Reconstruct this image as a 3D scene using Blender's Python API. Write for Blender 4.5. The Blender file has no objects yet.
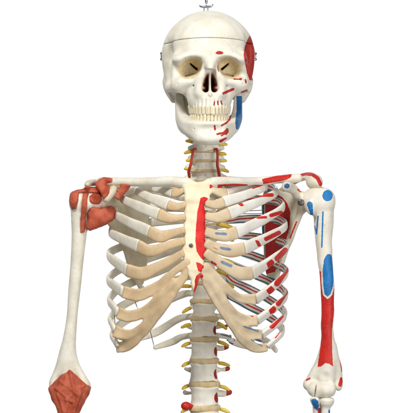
import bpy, math
import numpy as np

S = 0.00148          # one design unit (about one photo pixel at the body's mid plane) in metres
D = 1700.0           # camera distance in units
rng = np.random.default_rng(7)
C = bpy.context.scene.collection


def W(px, py, Y):
    """photo position at a chosen real depth -> units"""
    f = (D + Y) / D
    return np.array([(px - 206.5) * f, Y, (206.5 - py) * f])


def to_px(v):
    f = D / (D + v[:, 1])
    return 206.5 + v[:, 0] * f, 206.5 - v[:, 2] * f


# ------------------------------------------------------------------ materials
def lin(r, g, b):
    def f(c):
        c /= 255.0
        return c / 12.92 if c <= 0.04045 else ((c + 0.055) / 1.055) ** 2.4
    return (f(r), f(g), f(b), 1.0)


def ramp_mix(nt, fac, a, b):
    m = nt.nodes.new('ShaderNodeMix'); m.data_type = 'RGBA'
    nt.links.new(fac, m.inputs[0])
    for s, v in ((6, a), (7, b)):
        if isinstance(v, tuple): m.inputs[s].default_value = v
        else: nt.links.new(v, m.inputs[s])
    return m.outputs[2]


def maprange(nt, v, a, b, c, d):
    m = nt.nodes.new('ShaderNodeMapRange'); m.interpolation_type = 'SMOOTHSTEP'
    nt.links.new(v, m.inputs[0])
    for i, q in enumerate((a, b, c, d)): m.inputs[i + 1].default_value = q
    return m.outputs[0]


def surf(name, base, var, rough=0.5, spec=0.4, bump=0.42, scale=260.0, paint=None, pits=True, fine=1500.0, metal=0.0, sss=0.0, streak=None, rag=1.1):
    m = bpy.data.materials.new(name); m.use_nodes = True
    nt = m.node_tree; n = nt.nodes; l = nt.links
    b = n['Principled BSDF']
    tc = n.new('ShaderNodeTexCoord')
    vec = tc.outputs['Object']
    n1 = n.new('ShaderNodeTexNoise'); n1.inputs['Scale'].default_value = scale * 0.16; n1.inputs['Detail'].default_value = 6
    n1.inputs['Roughness'].default_value = 0.62
    l.new(vec, n1.inputs['Vector'])
    col = ramp_mix(nt, maprange(nt, n1.outputs[0], 0.36, 0.68, 0, 1), base, var)
    n2 = n.new('ShaderNodeTexNoise'); n2.inputs['Scale'].default_value = fine; n2.inputs['Detail'].default_value = 4
    if streak:
        mp = n.new('ShaderNodeMapping'); mp.inputs['Scale'].default_value = streak
        l.new(vec, mp.inputs[0]); l.new(mp.outputs[0], n2.inputs['Vector'])
    else:
        l.new(vec, n2.inputs['Vector'])
    n3 = n.new('ShaderNodeTexNoise'); n3.inputs['Scale'].default_value = 330; n3.inputs['Detail'].default_value = 5; n3.inputs['Roughness'].default_value = 0.7
    l.new(vec, n3.inputs['Vector'])
    grime = tuple(q * 0.80 for q in var[:3]) + (1.0,)
    col = ramp_mix(nt, maprange(nt, n3.outputs[0], 0.52, 0.80, 0, 0.6), col, grime)
    if pits:
        vo = n.new('ShaderNodeTexVoronoi'); vo.inputs['Scale'].default_value = 95.0; vo.inputs['Randomness'].default_value = 1
        l.new(vec, vo.inputs['Vector'])
        sel = n.new('ShaderNodeSeparateColor'); l.new(vo.outputs['Color'], sel.inputs[0])
        pick = maprange(nt, sel.outputs[0], 0.80, 0.83, 0, 1)
        dot = maprange(nt, vo.outputs['Distance'], 0.05, 0.11, 0.55, 0)
        mu = n.new('ShaderNodeMath'); mu.operation = 'MULTIPLY'
        l.new(pick, mu.inputs[0]); l.new(dot, mu.inputs[1])
        col = ramp_mix(nt, mu.outputs[0], col, lin(150, 132, 108))
    if paint:
        nz = n.new('ShaderNodeTexNoise'); nz.inputs['Scale'].default_value = 520; nz.inputs['Detail'].default_value = 3
        l.new(vec, nz.inputs['Vector'])
        for key, pc in paint.items():
            at = n.new('ShaderNodeAttribute'); at.attribute_name = key
            off = n.new('ShaderNodeMath'); off.operation = 'MULTIPLY_ADD'
            l.new(nz.outputs[0], off.inputs[0]); off.inputs[1].default_value = rag
            sub = n.new('ShaderNodeMath'); sub.operation = 'SUBTRACT'; l.new(at.outputs['Fac'], sub.inputs[0]); sub.inputs[1].default_value = rag / 2
            l.new(sub.outputs[0], off.inputs[2])
            soft = 1.6 if key in ('buff', 'pink') else 0.3
            fac = maprange(nt, off.outputs[0], -soft, soft, 1, 0)
            dark = tuple(q * 0.62 for q in pc[:3]) + (1.0,)
            pcol = ramp_mix(nt, maprange(nt, n1.outputs[0], 0.3, 0.75, 0, 0.8), pc, dark)
            thin = tuple(min(1, q * 1.15 + 0.035) for q in pc[:3]) + (1.0,)
            pcol = ramp_mix(nt, maprange(nt, n3.outputs[0], 0.45, 0.75, 0, 0.7), pcol, thin)
            col = ramp_mix(nt, fac, col, pcol)
    l.new(col, b.inputs['Base Color'])
    b.inputs['Metallic'].default_value = metal
    b.inputs['Specular IOR Level'].default_value = spec
    l.new(maprange(nt, n2.outputs[0], 0.3, 0.7, rough - 0.08, rough + 0.1), b.inputs['Roughness'])
    if sss:
        b.inputs['Subsurface Weight'].default_value = sss
        b.inputs['Subsurface Radius'].default_value = (0.004, 0.0025, 0.0015)
        b.inputs['Subsurface Scale'].default_value = 1.0
    mixh = n.new('ShaderNodeMath'); mixh.operation = 'MULTIPLY_ADD'
    l.new(n2.outputs[0], mixh.inputs[0]); mixh.inputs[1].default_value = 0.30
    mh2 = n.new('ShaderNodeMath'); mh2.operation = 'MULTIPLY_ADD'; l.new(n3.outputs[0], mh2.inputs[0]); mh2.inputs[1].default_value = 0.55; l.new(n1.outputs[0], mh2.inputs[2])
    l.new(mh2.outputs[0], mixh.inputs[2])
    bp = n.new('ShaderNodeBump'); bp.inputs['Strength'].default_value = bump; bp.inputs['Distance'].default_value = 0.0012
    l.new(mixh.outputs[0], bp.inputs['Height']); l.new(bp.outputs[0], b.inputs['Normal'])
    return m


RED = lin(208, 32, 18); BLUE = lin(22, 120, 190); DRED = lin(200, 28, 30)
BONE_A, BONE_B = lin(237, 233, 219), lin(222, 214, 193)
M = {
    'bone': surf('bone', BONE_A, BONE_B),
    'tan_bone': surf('tan bone', lin(220, 210, 188), lin(204, 192, 166)),  # slightly darker, tanner bone colour for the image-left shoulder blade
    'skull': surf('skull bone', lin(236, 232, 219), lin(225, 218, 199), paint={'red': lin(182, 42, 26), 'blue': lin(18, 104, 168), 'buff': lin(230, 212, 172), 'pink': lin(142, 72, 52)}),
    'painted': surf('painted bone', lin(236, 231, 218), lin(222, 214, 196), paint={'red': RED, 'blue': BLUE}),
    'scapula': surf('painted scapula', lin(226, 219, 200), lin(212, 204, 184), paint={'red': DRED, 'blue': lin(30, 90, 150)}),
    'rib_paint': surf('painted rib', lin(236, 233, 224), lin(222, 217, 204), pits=False, rag=0.5, paint={'red': RED, 'blue': lin(58, 104, 142)}),
    'sternum': surf('sternum', lin(242, 230, 198), lin(232, 217, 180), paint={'red': lin(226, 24, 14)}, pits=False),
    'cart': surf('rib cartilage', lin(220, 193, 153), lin(205, 176, 136), rough=0.55, pits=False, bump=0.3),
    'cart_paint': surf('marked rib cartilage', lin(222, 202, 168), lin(208, 185, 150), rough=0.55, pits=False, bump=0.3, paint={'red': RED, 'blue': lin(120, 140, 165)}),
    'disc': surf('spinal disc', lin(216, 196, 154), lin(196, 172, 128), rough=0.5, pits=False, bump=0.4, fine=700),
    'vert': surf('vertebra', lin(238, 235, 224), lin(224, 219, 203), paint={'red': lin(160, 30, 26)}),
    'nerve': surf('nerve', lin(232, 202, 78), lin(214, 176, 56), rough=0.45, pits=False),
    'artery': surf('artery', lin(196, 66, 40), lin(172, 44, 28), rough=0.4, pits=False),
    'lig': surf('ligament', lin(194, 94, 64), lin(166, 68, 44), rough=0.5, pits=False, bump=1.0, scale=420, fine=520, streak=(1.0, 1.0, 0.22)),
    'tooth': surf('tooth', lin(236, 227, 202), lin(226, 213, 180), rough=0.3, spec=0.5, pits=False, bump=0.1, scale=600),
    'steel': surf('steel', lin(178, 180, 184), lin(140, 143, 148), rough=0.26, pits=False, bump=0.05, metal=1.0),
    'wire': surf('dull wire', lin(120, 118, 112), lin(90, 88, 84), rough=0.4, pits=False, bump=0.05, metal=0.8),
    'fluid': surf('red bulge', lin(200, 40, 24), lin(170, 26, 16), rough=0.42, pits=False, bump=0.1),
}

# ------------------------------------------------------------------ objects
BASE = W(204, 440, 10)


def build_mesh(name, V, faces, mat, attrs=None):
    """V in units; faces an (n,4) or (n,3) int array, or a list of such arrays"""
    me = bpy.data.meshes.new(name)
    fl = faces if isinstance(faces, list) else [faces]
    fl = [np.asarray(f, dtype=np.int32) for f in fl if len(f)]
    V = np.asarray(V, dtype=np.float32) * S
    me.vertices.add(len(V)); me.vertices.foreach_set('co', V.ravel())
    nl = sum(f.size for f in fl)
    me.loops.add(nl); me.loops.foreach_set('vertex_index', np.concatenate([f.ravel() for f in fl]))
    npoly = sum(len(f) for f in fl)
    tot = np.concatenate([np.full(len(f), f.shape[1], np.int32) for f in fl])
    me.polygons.add(npoly)
    me.polygons.foreach_set('loop_start', np.concatenate([[0], np.cumsum(tot)[:-1]]).astype(np.int32))
    me.polygons.foreach_set('use_smooth', np.ones(npoly, bool))
    me.update(calc_edges=True); me.validate()
    if attrs:
        for k, a in attrs.items():
            at = me.attributes.new(k, 'FLOAT', 'POINT')
            at.data.foreach_set('value', np.asarray(a, np.float32))
    me.materials.append(mat)
    return me


def link(name, me, parent, loc=None, scale=None, rot=None, label=None):
    o = bpy.data.objects.new(name, me); C.objects.link(o)
    o.parent = parent
    if loc is not None: o.location = [float(v) * S for v in loc]
    if scale is not None: o.scale = scale
    if rot is not None: o.rotation_euler = rot
    if label: o['label'] = label
    return o


root = bpy.data.objects.new('anatomical_skeleton', None); C.objects.link(root)
root.location = [float(v) * S for v in BASE]
root.empty_display_size = 0.05
root['label'] = 'white hanging anatomical skeleton with red and blue muscle marks and orange ligaments'
root['category'] = 'skeleton'


def part(name, V, faces, mat, attrs=None, parent=None, label=None):
    """vertices given in scene units; stored relative to the skeleton's base"""
    return link(name, build_mesh(name, np.asarray(V) - BASE, faces, mat, attrs), parent or root, label=label)


# ------------------------------------------------------------------ distance fields
def smin(a, b, k):
    if k <= 0: return np.minimum(a, b)
    h = np.maximum(k - np.abs(a - b), 0) / k
    return np.minimum(a, b) - h * h * k * 0.25


def smax(a, b, k):
    return -smin(-a, -b, k)


def ell(c, r, yaw=0.0, roll=0.0):
    c = np.asarray(c, float); r = np.asarray(r, float)
    ca, sa, cb, sb = math.cos(yaw), math.sin(yaw), math.cos(roll), math.sin(roll)
    def fn(x, y, z):
        x = x - c[0]; y = y - c[1]; z = z - c[2]
        if yaw: x, y = x * ca + y * sa, -x * sa + y * ca
        if roll: x, z = x * cb + z * sb, -x * sb + z * cb
        k0 = np.sqrt((x / r[0]) ** 2 + (y / r[1]) ** 2 + (z / r[2]) ** 2) + 1e-6
        k1 = np.sqrt((x / r[0] ** 2) ** 2 + (y / r[1] ** 2) ** 2 + (z / r[2] ** 2) ** 2) + 1e-6
        return k0 * (k0 - 1) / k1
    R = r if not (yaw or roll) else np.full(3, r.max())
    return fn, c - R, c + R


def cap(a, b, ra, rb=None, sc=(1, 1, 1)):
    sc = np.asarray(sc, float)
    A = np.asarray(a, float) / sc; B = np.asarray(b, float) / sc
    if rb is None: rb = ra
    d = B - A; L2 = float(d @ d) + 1e-9; ms = float(sc.min())
    def fn(x, y, z):
        x = x / sc[0] - A[0]; y = y / sc[1] - A[1]; z = z / sc[2] - A[2]
        t = np.clip((x * d[0] + y * d[1] + z * d[2]) / L2, 0, 1)
        q = np.sqrt((x - t * d[0]) ** 2 + (y - t * d[1]) ** 2 + (z - t * d[2]) ** 2)
        return (q - (ra + (rb - ra) * t)) * ms
    R = sc * max(ra, rb)
    return fn, np.minimum(A, B) * sc - R, np.maximum(A, B) * sc + R


def chain(pts, sc=(1, 1, 1)):
    """pts: list of (point, radius) -> one limb through all of them"""
    P = np.array([p for p, _ in pts], float); R = np.array([r for _, r in pts], float)
    if len(P) > 2:                                   # round the corners: resample on a smooth curve
        Q, sq = spline(P, 1.5)
        sp = np.array([sq[np.argmin(((Q - p) ** 2).sum(1))] for p in P]); sp[0] = 0; sp[-1] = sq[-1]
        n = min(len(Q), max(len(P) * 3, 7)); u = np.linspace(0, sq[-1], n)
        P = np.stack([np.interp(u, sq, Q[:, d]) for d in range(3)], 1)
        w = np.interp(u, sp, R)
        R = np.convolve(np.concatenate([[w[0]], w, [w[-1]]]), [.25, .5, .25], 'valid')
    cs = [cap(P[i], P[i + 1], R[i], R[i + 1], sc) for i in range(len(P) - 1)]
    def fn(x, y, z):
        d = cs[0][0](x, y, z)
        for c in cs[1:]: d = np.minimum(d, c[0](x, y, z))
        return d
    return fn, np.min([c[1] for c in cs], 0), np.max([c[2] for c in cs], 0)


def poly_sdf(px, py, P):
    """signed distance of 2-D points to polygon P"""
    P = np.asarray(P, float)
    d = np.full(np.broadcast(px, py).shape, 1e9, np.float32); s = np.ones_like(d)
    n = len(P)
    for i in range(n):
        a, b = P[i], P[i - 1]
        ex, ey = b[0] - a[0], b[1] - a[1]
        wx, wy = px - a[0], py - a[1]
        t = np.clip((wx * ex + wy * ey) / (ex * ex + ey * ey + 1e-12), 0, 1)
        d = np.minimum(d, (wx - ex * t) ** 2 + (wy - ey * t) ** 2)
        c1 = py >= a[1]; c2 = py < b[1]; c3 = ex * wy > ey * wx
        fl = (c1 & c2 & c3) | (~c1 & ~c2 & ~c3)
        s = np.where(fl, -s, s)
    return s * np.sqrt(d)


def plate(P, y0, half, k=2.0, margin=0.0):
    """polygon P in x,z extruded about the depth y0(x,z), half thickness"""
    P = np.asarray(P, float)
    def fn(x, y, z):
        X, Z = np.broadcast_arrays(x[:, 0, :], z[:, 0, :])
        d2 = poly_sdf(X, Z, P) - margin
        yy = y0(X, Z)
        h = half(X, Z) if callable(half) else half
        return smax(np.broadcast_to(d2[:, None, :], (X.shape[0], y.shape[1], X.shape[1])), np.abs(y - yy[:, None, :]) - (h[:, None, :] if callable(half) else h), k)
    lo = np.array([P[:, 0].min(), -150, P[:, 1].min()]) ; hi = np.array([P[:, 0].max(), 150, P[:, 1].max()])
    return fn, lo - margin, hi + margin


class Field:
    def __init__(s, lo, hi, h):
        s.h = h; n = [int(math.ceil((hi[i] - lo[i]) / h)) + 1 for i in range(3)]
        s.ax = [(lo[i] + h * np.arange(n[i])).astype(np.float32) for i in range(3)]
        s.F = np.full(n, 50, np.float32)

    def _sub(s, lo, hi):
        sl = tuple(slice(int(np.searchsorted(s.ax[i], lo[i])), int(np.searchsorted(s.ax[i], hi[i]))) for i in range(3))
        return sl, s.ax[0][sl[0]][:, None, None], s.ax[1][sl[1]][None, :, None], s.ax[2][sl[2]][None, None, :]

    def op(s, prim, k=3.0, mode='+'):
        if isinstance(prim, list):
            for q in prim: s.op(q, k, mode)
            return s
        fn, lo, hi = prim
        sl, x, y, z = s._sub(lo - k - 4, hi + k + 4)
        if any(q.stop - q.start < 1 for q in sl): return s
        d = fn(x, y, z).astype(np.float32)
        s.F[sl] = smin(s.F[sl], d, k) if mode == '+' else smax(s.F[sl], -d, k)
        return s

    def grid(s):
        return s.ax[0][:, None, None], s.ax[1][None, :, None], s.ax[2][None, None, :]

    def lumpy(s, amp, freq, seed=1):
        r = np.random.default_rng(seed); x, y, z = s.grid(); acc = 0
        for _ in range(5):
            k = r.normal(size=3); k = k / np.linalg.norm(k) * freq * r.uniform(.6, 1.6)
            acc = acc + np.sin(k[0] * x + k[1] * y + k[2] * z + r.uniform(0, 6.28))
        s.F = s.F + (amp / 2.2 * acc).astype(np.float32)
        return s

    def mirrored(s):
        g = Field.__new__(Field); g.h = s.h
        g.ax = [np.concatenate([-s.ax[0][:0:-1], s.ax[0]]), s.ax[1], s.ax[2]]
        g.F = np.concatenate([s.F[:0:-1], s.F]); return g

    def copy(s):
        g = Field.__new__(Field); g.h = s.h; g.ax = s.ax; g.F = s.F.copy(); return g

    def mesh(s, smooth=1):
        F = s.F; n = F.shape; neg = F < 0
        c = [(i, j, k) for i in (0, 1) for j in (0, 1) for k in (0, 1)]
        m = tuple(q - 1 for q in n)
        cnt = np.zeros(m, np.int8)
        for i, j, k in c: cnt += neg[i:i + m[0], j:j + m[1], k:k + m[2]]
        I = np.argwhere((cnt > 0) & (cnt < 8))
        vals = np.stack([F[I[:, 0] + i, I[:, 1] + j, I[:, 2] + k] for i, j, k in c], 1)
        acc = np.zeros((len(I), 3)); num = np.zeros(len(I))
        cc = np.array(c, float)
        for a in range(8):
            for b in range(a + 1, 8):
                if np.abs(cc[a] - cc[b]).sum() != 1: continue
                va, vb = vals[:, a], vals[:, b]; x = (va < 0) != (vb < 0)
                t = np.where(x, va / np.where(x, va - vb, 1), 0)
                p = cc[a] + t[:, None] * (cc[b] - cc[a])
                acc += p * x[:, None]; num += x
        V = I + acc / num[:, None]
        org = np.array([s.ax[0][0], s.ax[1][0], s.ax[2][0]], float)
        V = org + V * s.h
        idx = np.full(m, -1, np.int32); idx[I[:, 0], I[:, 1], I[:, 2]] = np.arange(len(I))
        Q = []
        for ax in range(3):
            u, v = [(1, 2), (2, 0), (0, 1)][ax]
            sa = [slice(None)] * 3; sb = [slice(None)] * 3
            sa[ax] = slice(0, -1); sb[ax] = slice(1, None)
            for q in (u, v): sa[q] = slice(1, n[q] - 1); sb[q] = slice(1, n[q] - 1)
            A, B = neg[tuple(sa)], neg[tuple(sb)]
            E = np.argwhere(A != B)
            if not len(E): continue
            fl = A[E[:, 0], E[:, 1], E[:, 2]]
            E = E.copy(); E[:, u] += 1; E[:, v] += 1
            def cell(du, dv):
                G = E.copy(); G[:, u] += du; G[:, v] += dv
                return idx[G[:, 0], G[:, 1], G[:, 2]]
            q = np.stack([cell(-1, -1), cell(0, -1), cell(0, 0), cell(-1, 0)], 1)
            q[~fl] = q[~fl][:, ::-1]
            Q.append(q)
        Q = np.concatenate(Q)
        for _ in range(smooth):                      # light Laplacian smoothing
            acc = np.zeros_like(V); num = np.zeros(len(V))
            for a, b in ((0, 1), (1, 2), (2, 3), (3, 0)):
                for p, q in ((a, b), (b, a)):
                    for d in range(3): acc[:, d] += np.bincount(Q[:, p], V[Q[:, q], d], len(V))
                    num += np.bincount(Q[:, p], minlength=len(V))
            V = V * 0.4 + 0.6 * acc / np.maximum(num, 1)[:, None]
        return V, Q


def normals(V, Q):
    a = np.cross(V[Q[:, 2]] - V[Q[:, 0]], V[Q[:, 3]] - V[Q[:, 1]])
    N = np.zeros_like(V)
    for k in range(4):
        for d in range(3): N[:, d] += np.bincount(Q[:, k], a[:, d], len(V))
    return N / (np.linalg.norm(N, axis=1)[:, None] + 1e-9)


# paint: signed distances of surface points to marks laid out on the front of the part
def seg2(px, py, a, b, r, rb=None):
    rb = r if rb is None else rb
    ax, ay = a; bx, by = b; dx, dy = bx - ax, by - ay
    t = np.clip(((px - ax) * dx + (py - ay) * dy) / (dx * dx + dy * dy + 1e-9), 0, 1)
    return np.hypot(px - ax - t * dx, py - ay - t * dy) - (r + (rb - r) * t)


def el2(px, py, c, rx, ry, ang=0):
    ca, sa = math.cos(ang), math.sin(ang)
    x, y = px - c[0], py - c[1]; x, y = x * ca + y * sa, -x * sa + y * ca
    k = np.hypot(x / rx, y / ry)
    return (k - 1) * min(rx, ry)


def marks(V, N, lst, ymax=1e9, face=-0.05):
    """lst: ('s',a,b,r[,rb]) | ('e',c,rx,ry[,ang]) | ('p',poly)"""
    px, py = to_px(V); d = np.full(len(V), 20.0)
    for m in lst:
        if m[0] == 's': q = seg2(px, py, *m[1:])
        elif m[0] == 'e': q = el2(px, py, *m[1:])
        elif m[0] == 'l':
            q = np.min([seg2(px, py, m[1][i], m[1][i + 1], m[2]) for i in range(len(m[1]) - 1)], 0)
        else: q = poly_sdf(px, py, m[1])
        d = np.minimum(d, q)
    d = np.where(V[:, 1] > ymax, 20.0, d)
    if N is not None: d = d + np.maximum(0, N[:, 1] - face) * 12      # back faces stay bare
    return d


# ------------------------------------------------------------------ swept strips and tubes
def spline(P, step=1.1):
    P = np.asarray(P, float)
    if len(P) == 2: P = np.array([P[0], (P[0] + P[1]) / 2, P[1]])
    E = np.vstack([2 * P[0] - P[1], P, 2 * P[-1] - P[-2]])
    t = np.concatenate([[0], np.cumsum(np.linalg.norm(np.diff(E, axis=0), axis=1) ** 0.5)])
    out = []
    for i in range(1, len(E) - 2):
        n = max(2, int(np.linalg.norm(E[i + 1] - E[i]) / 0.5))
        u = np.linspace(t[i], t[i + 1], n, endpoint=False)[:, None]
        A1 = (t[i] - u) / (t[i] - t[i - 1]) * E[i - 1] + (u - t[i - 1]) / (t[i] - t[i - 1]) * E[i]
        A2 = (t[i + 1] - u) / (t[i + 1] - t[i]) * E[i] + (u - t[i]) / (t[i + 1] - t[i]) * E[i + 1]
        A3 = (t[i + 2] - u) / (t[i + 2] - t[i + 1]) * E[i + 1] + (u - t[i + 1]) / (t[i + 2] - t[i + 1]) * E[i + 2]
        B1 = (t[i + 1] - u) / (t[i + 1] - t[i - 1]) * A1 + (u - t[i - 1]) / (t[i + 1] - t[i - 1]) * A2
        B2 = (t[i + 2] - u) / (t[i + 2] - t[i]) * A2 + (u - t[i]) / (t[i + 2] - t[i]) * A3
        out.append((t[i + 1] - u) / (t[i + 1] - t[i]) * B1 + (u - t[i]) / (t[i + 1] - t[i]) * B2)
    Q = np.vstack(out + [P[-1:]])
    L = np.concatenate([[0], np.cumsum(np.linalg.norm(np.diff(Q, axis=0), axis=1))])
    n = max(4, int(L[-1] / step)); s = np.linspace(0, L[-1], n)
    return np.stack([np.interp(s, L, Q[:, d]) for d in range(3)], 1), s


def sweep(ctrl, w, t, axis=None, nseg=20, step=1.1, ends=(0.7, 0.9), wob=0.0, seed=0, power=0.75):
    """flattened strip along ctrl (units). w,t: lists over the length. returns V,faces,info"""
    P, s = spline(ctrl, step); n = len(P); L = s[-1]
    T = np.gradient(P, axis=0); T /= np.linalg.norm(T, axis=1)[:, None]
    if axis is None: O = np.tile([0.0, -1.0, 0.05], (n, 1))
    else: O = P - axis; O[:, 2] *= 0.25
    O -= (O * T).sum(1)[:, None] * T; O /= np.linalg.norm(O, axis=1)[:, None]
    Wd = np.cross(T, O); Wd *= np.where(Wd[:, 2:3].mean() < 0, -1, 1)
    u = s / L
    ww = np.interp(u, np.linspace(0, 1, len(w)), w) / 2; tt = np.interp(u, np.linspace(0, 1, len(t)), t) / 2
    if wob:
        r = np.random.default_rng(seed)
        ww = ww * (1 + wob * sum(np.sin(s * r.uniform(.06, .22) + r.uniform(0, 6)) for _ in range(3)) / 2)
        P = P + Wd * (wob * 1.6 * sum(np.sin(s * r.uniform(.05, .14) + r.uniform(0, 6)) for _ in range(2)))[:, None] * np.sin(u * math.pi)[:, None]
    e0 = np.clip(s / 1.6, 0, 1); e1 = np.clip((L - s) / 1.6, 0, 1)
    g = (ends[0] + (1 - ends[0]) * np.sqrt(1 - (1 - e0) ** 2)) * (ends[1] + (1 - ends[1]) * np.sqrt(1 - (1 - e1) ** 2))
    th = np.linspace(0, 2 * math.pi, nseg, endpoint=False)
    cw = np.sign(np.cos(th)) * np.abs(np.cos(th)) ** power; so = np.sign(np.sin(th)) * np.abs(np.sin(th)) ** power
    V = P[:, None, :] + Wd[:, None, :] * (ww * g)[:, None, None] * cw[None, :, None] + O[:, None, :] * (tt * g)[:, None, None] * so[None, :, None]
    V = V.reshape(-1, 3)
    i = np.arange(n - 1)[:, None] * nseg; j = np.arange(nseg)[None, :]; j2 = (j + 1) % nseg
    Q = np.stack([i + j, i + j2, i + nseg + j2, i + nseg + j], -1).reshape(-1, 4)
    V = np.vstack([V, P[0], P[-1]]); a = n * nseg
    jj = np.arange(nseg)
    T3 = np.concatenate([np.stack([np.full(nseg, a), (jj + 1) % nseg, jj], 1), np.stack([np.full(nseg, a + 1), (n - 1) * nseg + jj, (n - 1) * nseg + (jj + 1) % nseg], 1)])
    v0 = V[Q[0]]; c0 = P[0]
    if np.dot(np.cross(v0[1] - v0[0], v0[2] - v0[0]), v0.mean(0) - c0 - 0.5 * (P[1] - P[0])) < 0:
        Q = Q[:, ::-1]; T3 = T3[:, ::-1]
    info = dict(s=np.append(np.repeat(s, nseg), [0, L]), w=np.append(np.tile(cw, n), [0, 0]), o=np.append(np.tile(so, n), [0, 0]),
                half=np.append(np.repeat(ww, nseg), [1, 1]), L=L)
    return V, [Q, T3], info


def tube(ctrl, r, nseg=12, step=1.0, ends=(0.3, 0.3)):
    d = [2 * q for q in r]
    return sweep(ctrl, d, d, None, nseg, step, ends, power=1.0)


# ================================================================== SKULL
HX = 1.7
YAW = 0.030          # the head is turned a little


def turn(V):
    """turn head geometry about the vertical axis through the neck"""
    V = np.array(V, float); c, q = math.cos(YAW), math.sin(YAW)
    x, y = V[..., 0] - HX, V[..., 1] - 4
    V[..., 0] = HX + x * c - y * q; V[..., 1] = 4 + x * q + y * c
    return V


def H(hx, py, Y):
    f = (D + Y) / D
    return np.array([hx * f, Y, (206.5 - py) * f])


hd = Field((0, -76, 88), (56, 74, 200), 0.72)
zc = 206.5 - 55


def cranium(x, y, z):
    zz = z - zc
    rz = np.where(zz > 0, 44.2, 64.0)
    ry = np.where(y < 4, 60.0, 62.0)
    rx = 46.6
    k = np.sqrt((x / rx) ** 2 + ((y - 4) / ry) ** 2 + (zz / rz) ** 2)
    return (k - 1) * 46.0


hd.op((cranium, np.array([-1, -58, 80.]), np.array([52, 68, 200.])), 0)
# flatten the base of the cranium
x, y, z = hd.grid()
base = (206.5 - 99) - z + 0 * x + np.where(y < 0, -0.25 * y, 0.0)
hd.F = smax(hd.F, base.astype(np.float32), 9)
hd.op(ell(H(45.2, 57, -30), (6, 20, 17), yaw=0.45), 10, '-')                # temporal fossa
hd.op(ell(H(43.8, 76, -24), (7, 14, 12), yaw=0.2), 8, '-')
hd.op(ell(H(18, 58, -49), (19, 9, 6.5), roll=-0.12), 9)                    # brow
hd.op(ell(H(0, 59, -54), (9, 6.5, 7)), 6)
hd.op(chain([(H(31.5, 56, -42), 5.0), (H(34.2, 66, -39), 3.9), (H(33.6, 78, -40), 4.6), (H(31.5, 84, -42), 5.6)]), 5)
hd.op(ell(H(29, 85.5, -45), (9, 7, 7.6)), 6)                              # cheek bone
hd.op(chain([(H(34, 86, -41), 4.6), (H(38.6, 87.5, -24), 3.4), (H(40.6, 88, -6), 3.2), (H(39.6, 86, 14), 4.0)], sc=(.8, 1, 1.15)), 4)
hd.op(chain([(H(27, 82, -49), 4.5), (H(16, 81.5, -53), 4.2), (H(9, 77, -55), 4)]), 5)   # lower rim
hd.op(ell(H(0, 94, -42), (20, 17, 19)), 6)                                 # maxilla
hd.op(ell(H(15, 96, -46), (7.5, 8, 12)), 5)
hd.op(chain([(H(9, 66, -54), 4.2), (H(10.5, 80, -55), 4.2), (H(11, 93, -56), 4.4)]), 4.5)
hd.op(chain([(H(0, 58, -56), 5.0), (H(0, 66, -61), 4.2), (H(0, 70.5, -65), 3.2)]), 4)   # nasal bones
def palate(x, y, z):
    a = np.sqrt((x / 18.8) ** 2 + ((y + 25) / 36.0) ** 2)
    return smax((a - 1) * 20, np.abs(z - H(0, 103, -45)[2]) - 6.5, 4)
hd.op((palate, np.array([-1, -64, 90.]), np.array([22, 0, 112.])), 5)
hd.op(cap(H(24, 91, -41), H(18.5, 103, -36), 5, 3.2), 4)
hd.op(ell(H(26.5, 101, -34), (4.5, 9, 7), roll=-.3), 4, '-')
# orbits
OP = [H(a, b, -48) for a, b in [(7.4, 64), (9.2, 59.6), (14, 57.4), (20, 57.2), (26, 59.6), (29.6, 64), (30.2, 70), (28.6, 75.6), (24.6, 78.4), (19, 77.6), (12.6, 75), (8.6, 70.6)]]
OP = np.array([(q[0], q[2]) for q in OP])
def orbit(x, y, z):
    t = np.clip((y + 54) / 22.0, 0, 1)
    cxo, czo = 17.0, H(0, 67.6, -40)[2]
    g = 1 - 0.42 * t ** 1.6
    xs = cxo + (x - (cxo - 0.0 * t)) / g; zs = czo + (z - czo) / g
    xs, zs = np.broadcast_arrays(xs, zs)
    d = poly_sdf(xs, zs, OP) * g
    return smax(d, y + 33 + 0 * x, 7)
hd.op((orbit, np.array([5., -70, OP[:, 1].min()]), np.array([32., -30, OP[:, 1].max()])), 3.4, '-')
hd.op(cap(H(19.2, 64.2, -25), H(12.4, 69.8, -27), 0.9, 1.5, sc=(1, 14, 1)), 0.6, '-')       # superior fissure
hd.op(cap(H(24.5, 76.4, -38), H(15, 73.4, -34), 0.6, 0.5, sc=(1, 9, 1)), 0.7, '-')          # inferior fissure
# nasal aperture
hd.op(chain([(H(0.8, 71.4, -60), 2.2), (H(3.0, 81, -58), 3.7), (H(4.2, 88.8, -58), 3.8)], sc=(1, 5, 1)), 1.6, '-')
hd.op(cap(H(4, 76, -38), H(5, 92, -38), 5.5, 5.5), 2, '-')
hd.op(cap(H(0, 73, -43), H(0, 92, -46), 0.55, 0.85, sc=(1, 11, 1)), 0.8)                   # septum
hd.op(ell(H(7.2, 82, -43), (2.4, 9, 2.0)), 1); hd.op(ell(H(7.0, 88.5, -44), (2.8, 9, 2.2)), 1)   # conchae
hd.op(cap(H(0, 94.5, -62), H(0, 95.2, -58), 1.3), 2.5)
# small openings
hd.op(cap(H(17.6, 86.5, -66), H(16.5, 85.8, -52), 0.5), 0.8, '-')
hd.op(cap(H(11.5, 59.0, -66), H(11.5, 58.5, -52), 0.6), 0.6, '-')
hd.op(cap(H(33, 84, -58), H(32, 84, -44), 0.5), 0.5, '-')
# mastoid, base, pterygoid
hd.op(chain([(H(38.5, 82, 14), 6.8), (H(36, 91, 16), 6.2), (H(33.5, 98.5, 13), 4.4)]), 6)
hd.op(cap(H(15.5, 96, -14), H(18, 108, -12), 2.8, 2.2, sc=(1, 2, 1)), 3)
hd.op(ell(H(0, 96, -8), (10, 22, 6)), 5)
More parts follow.
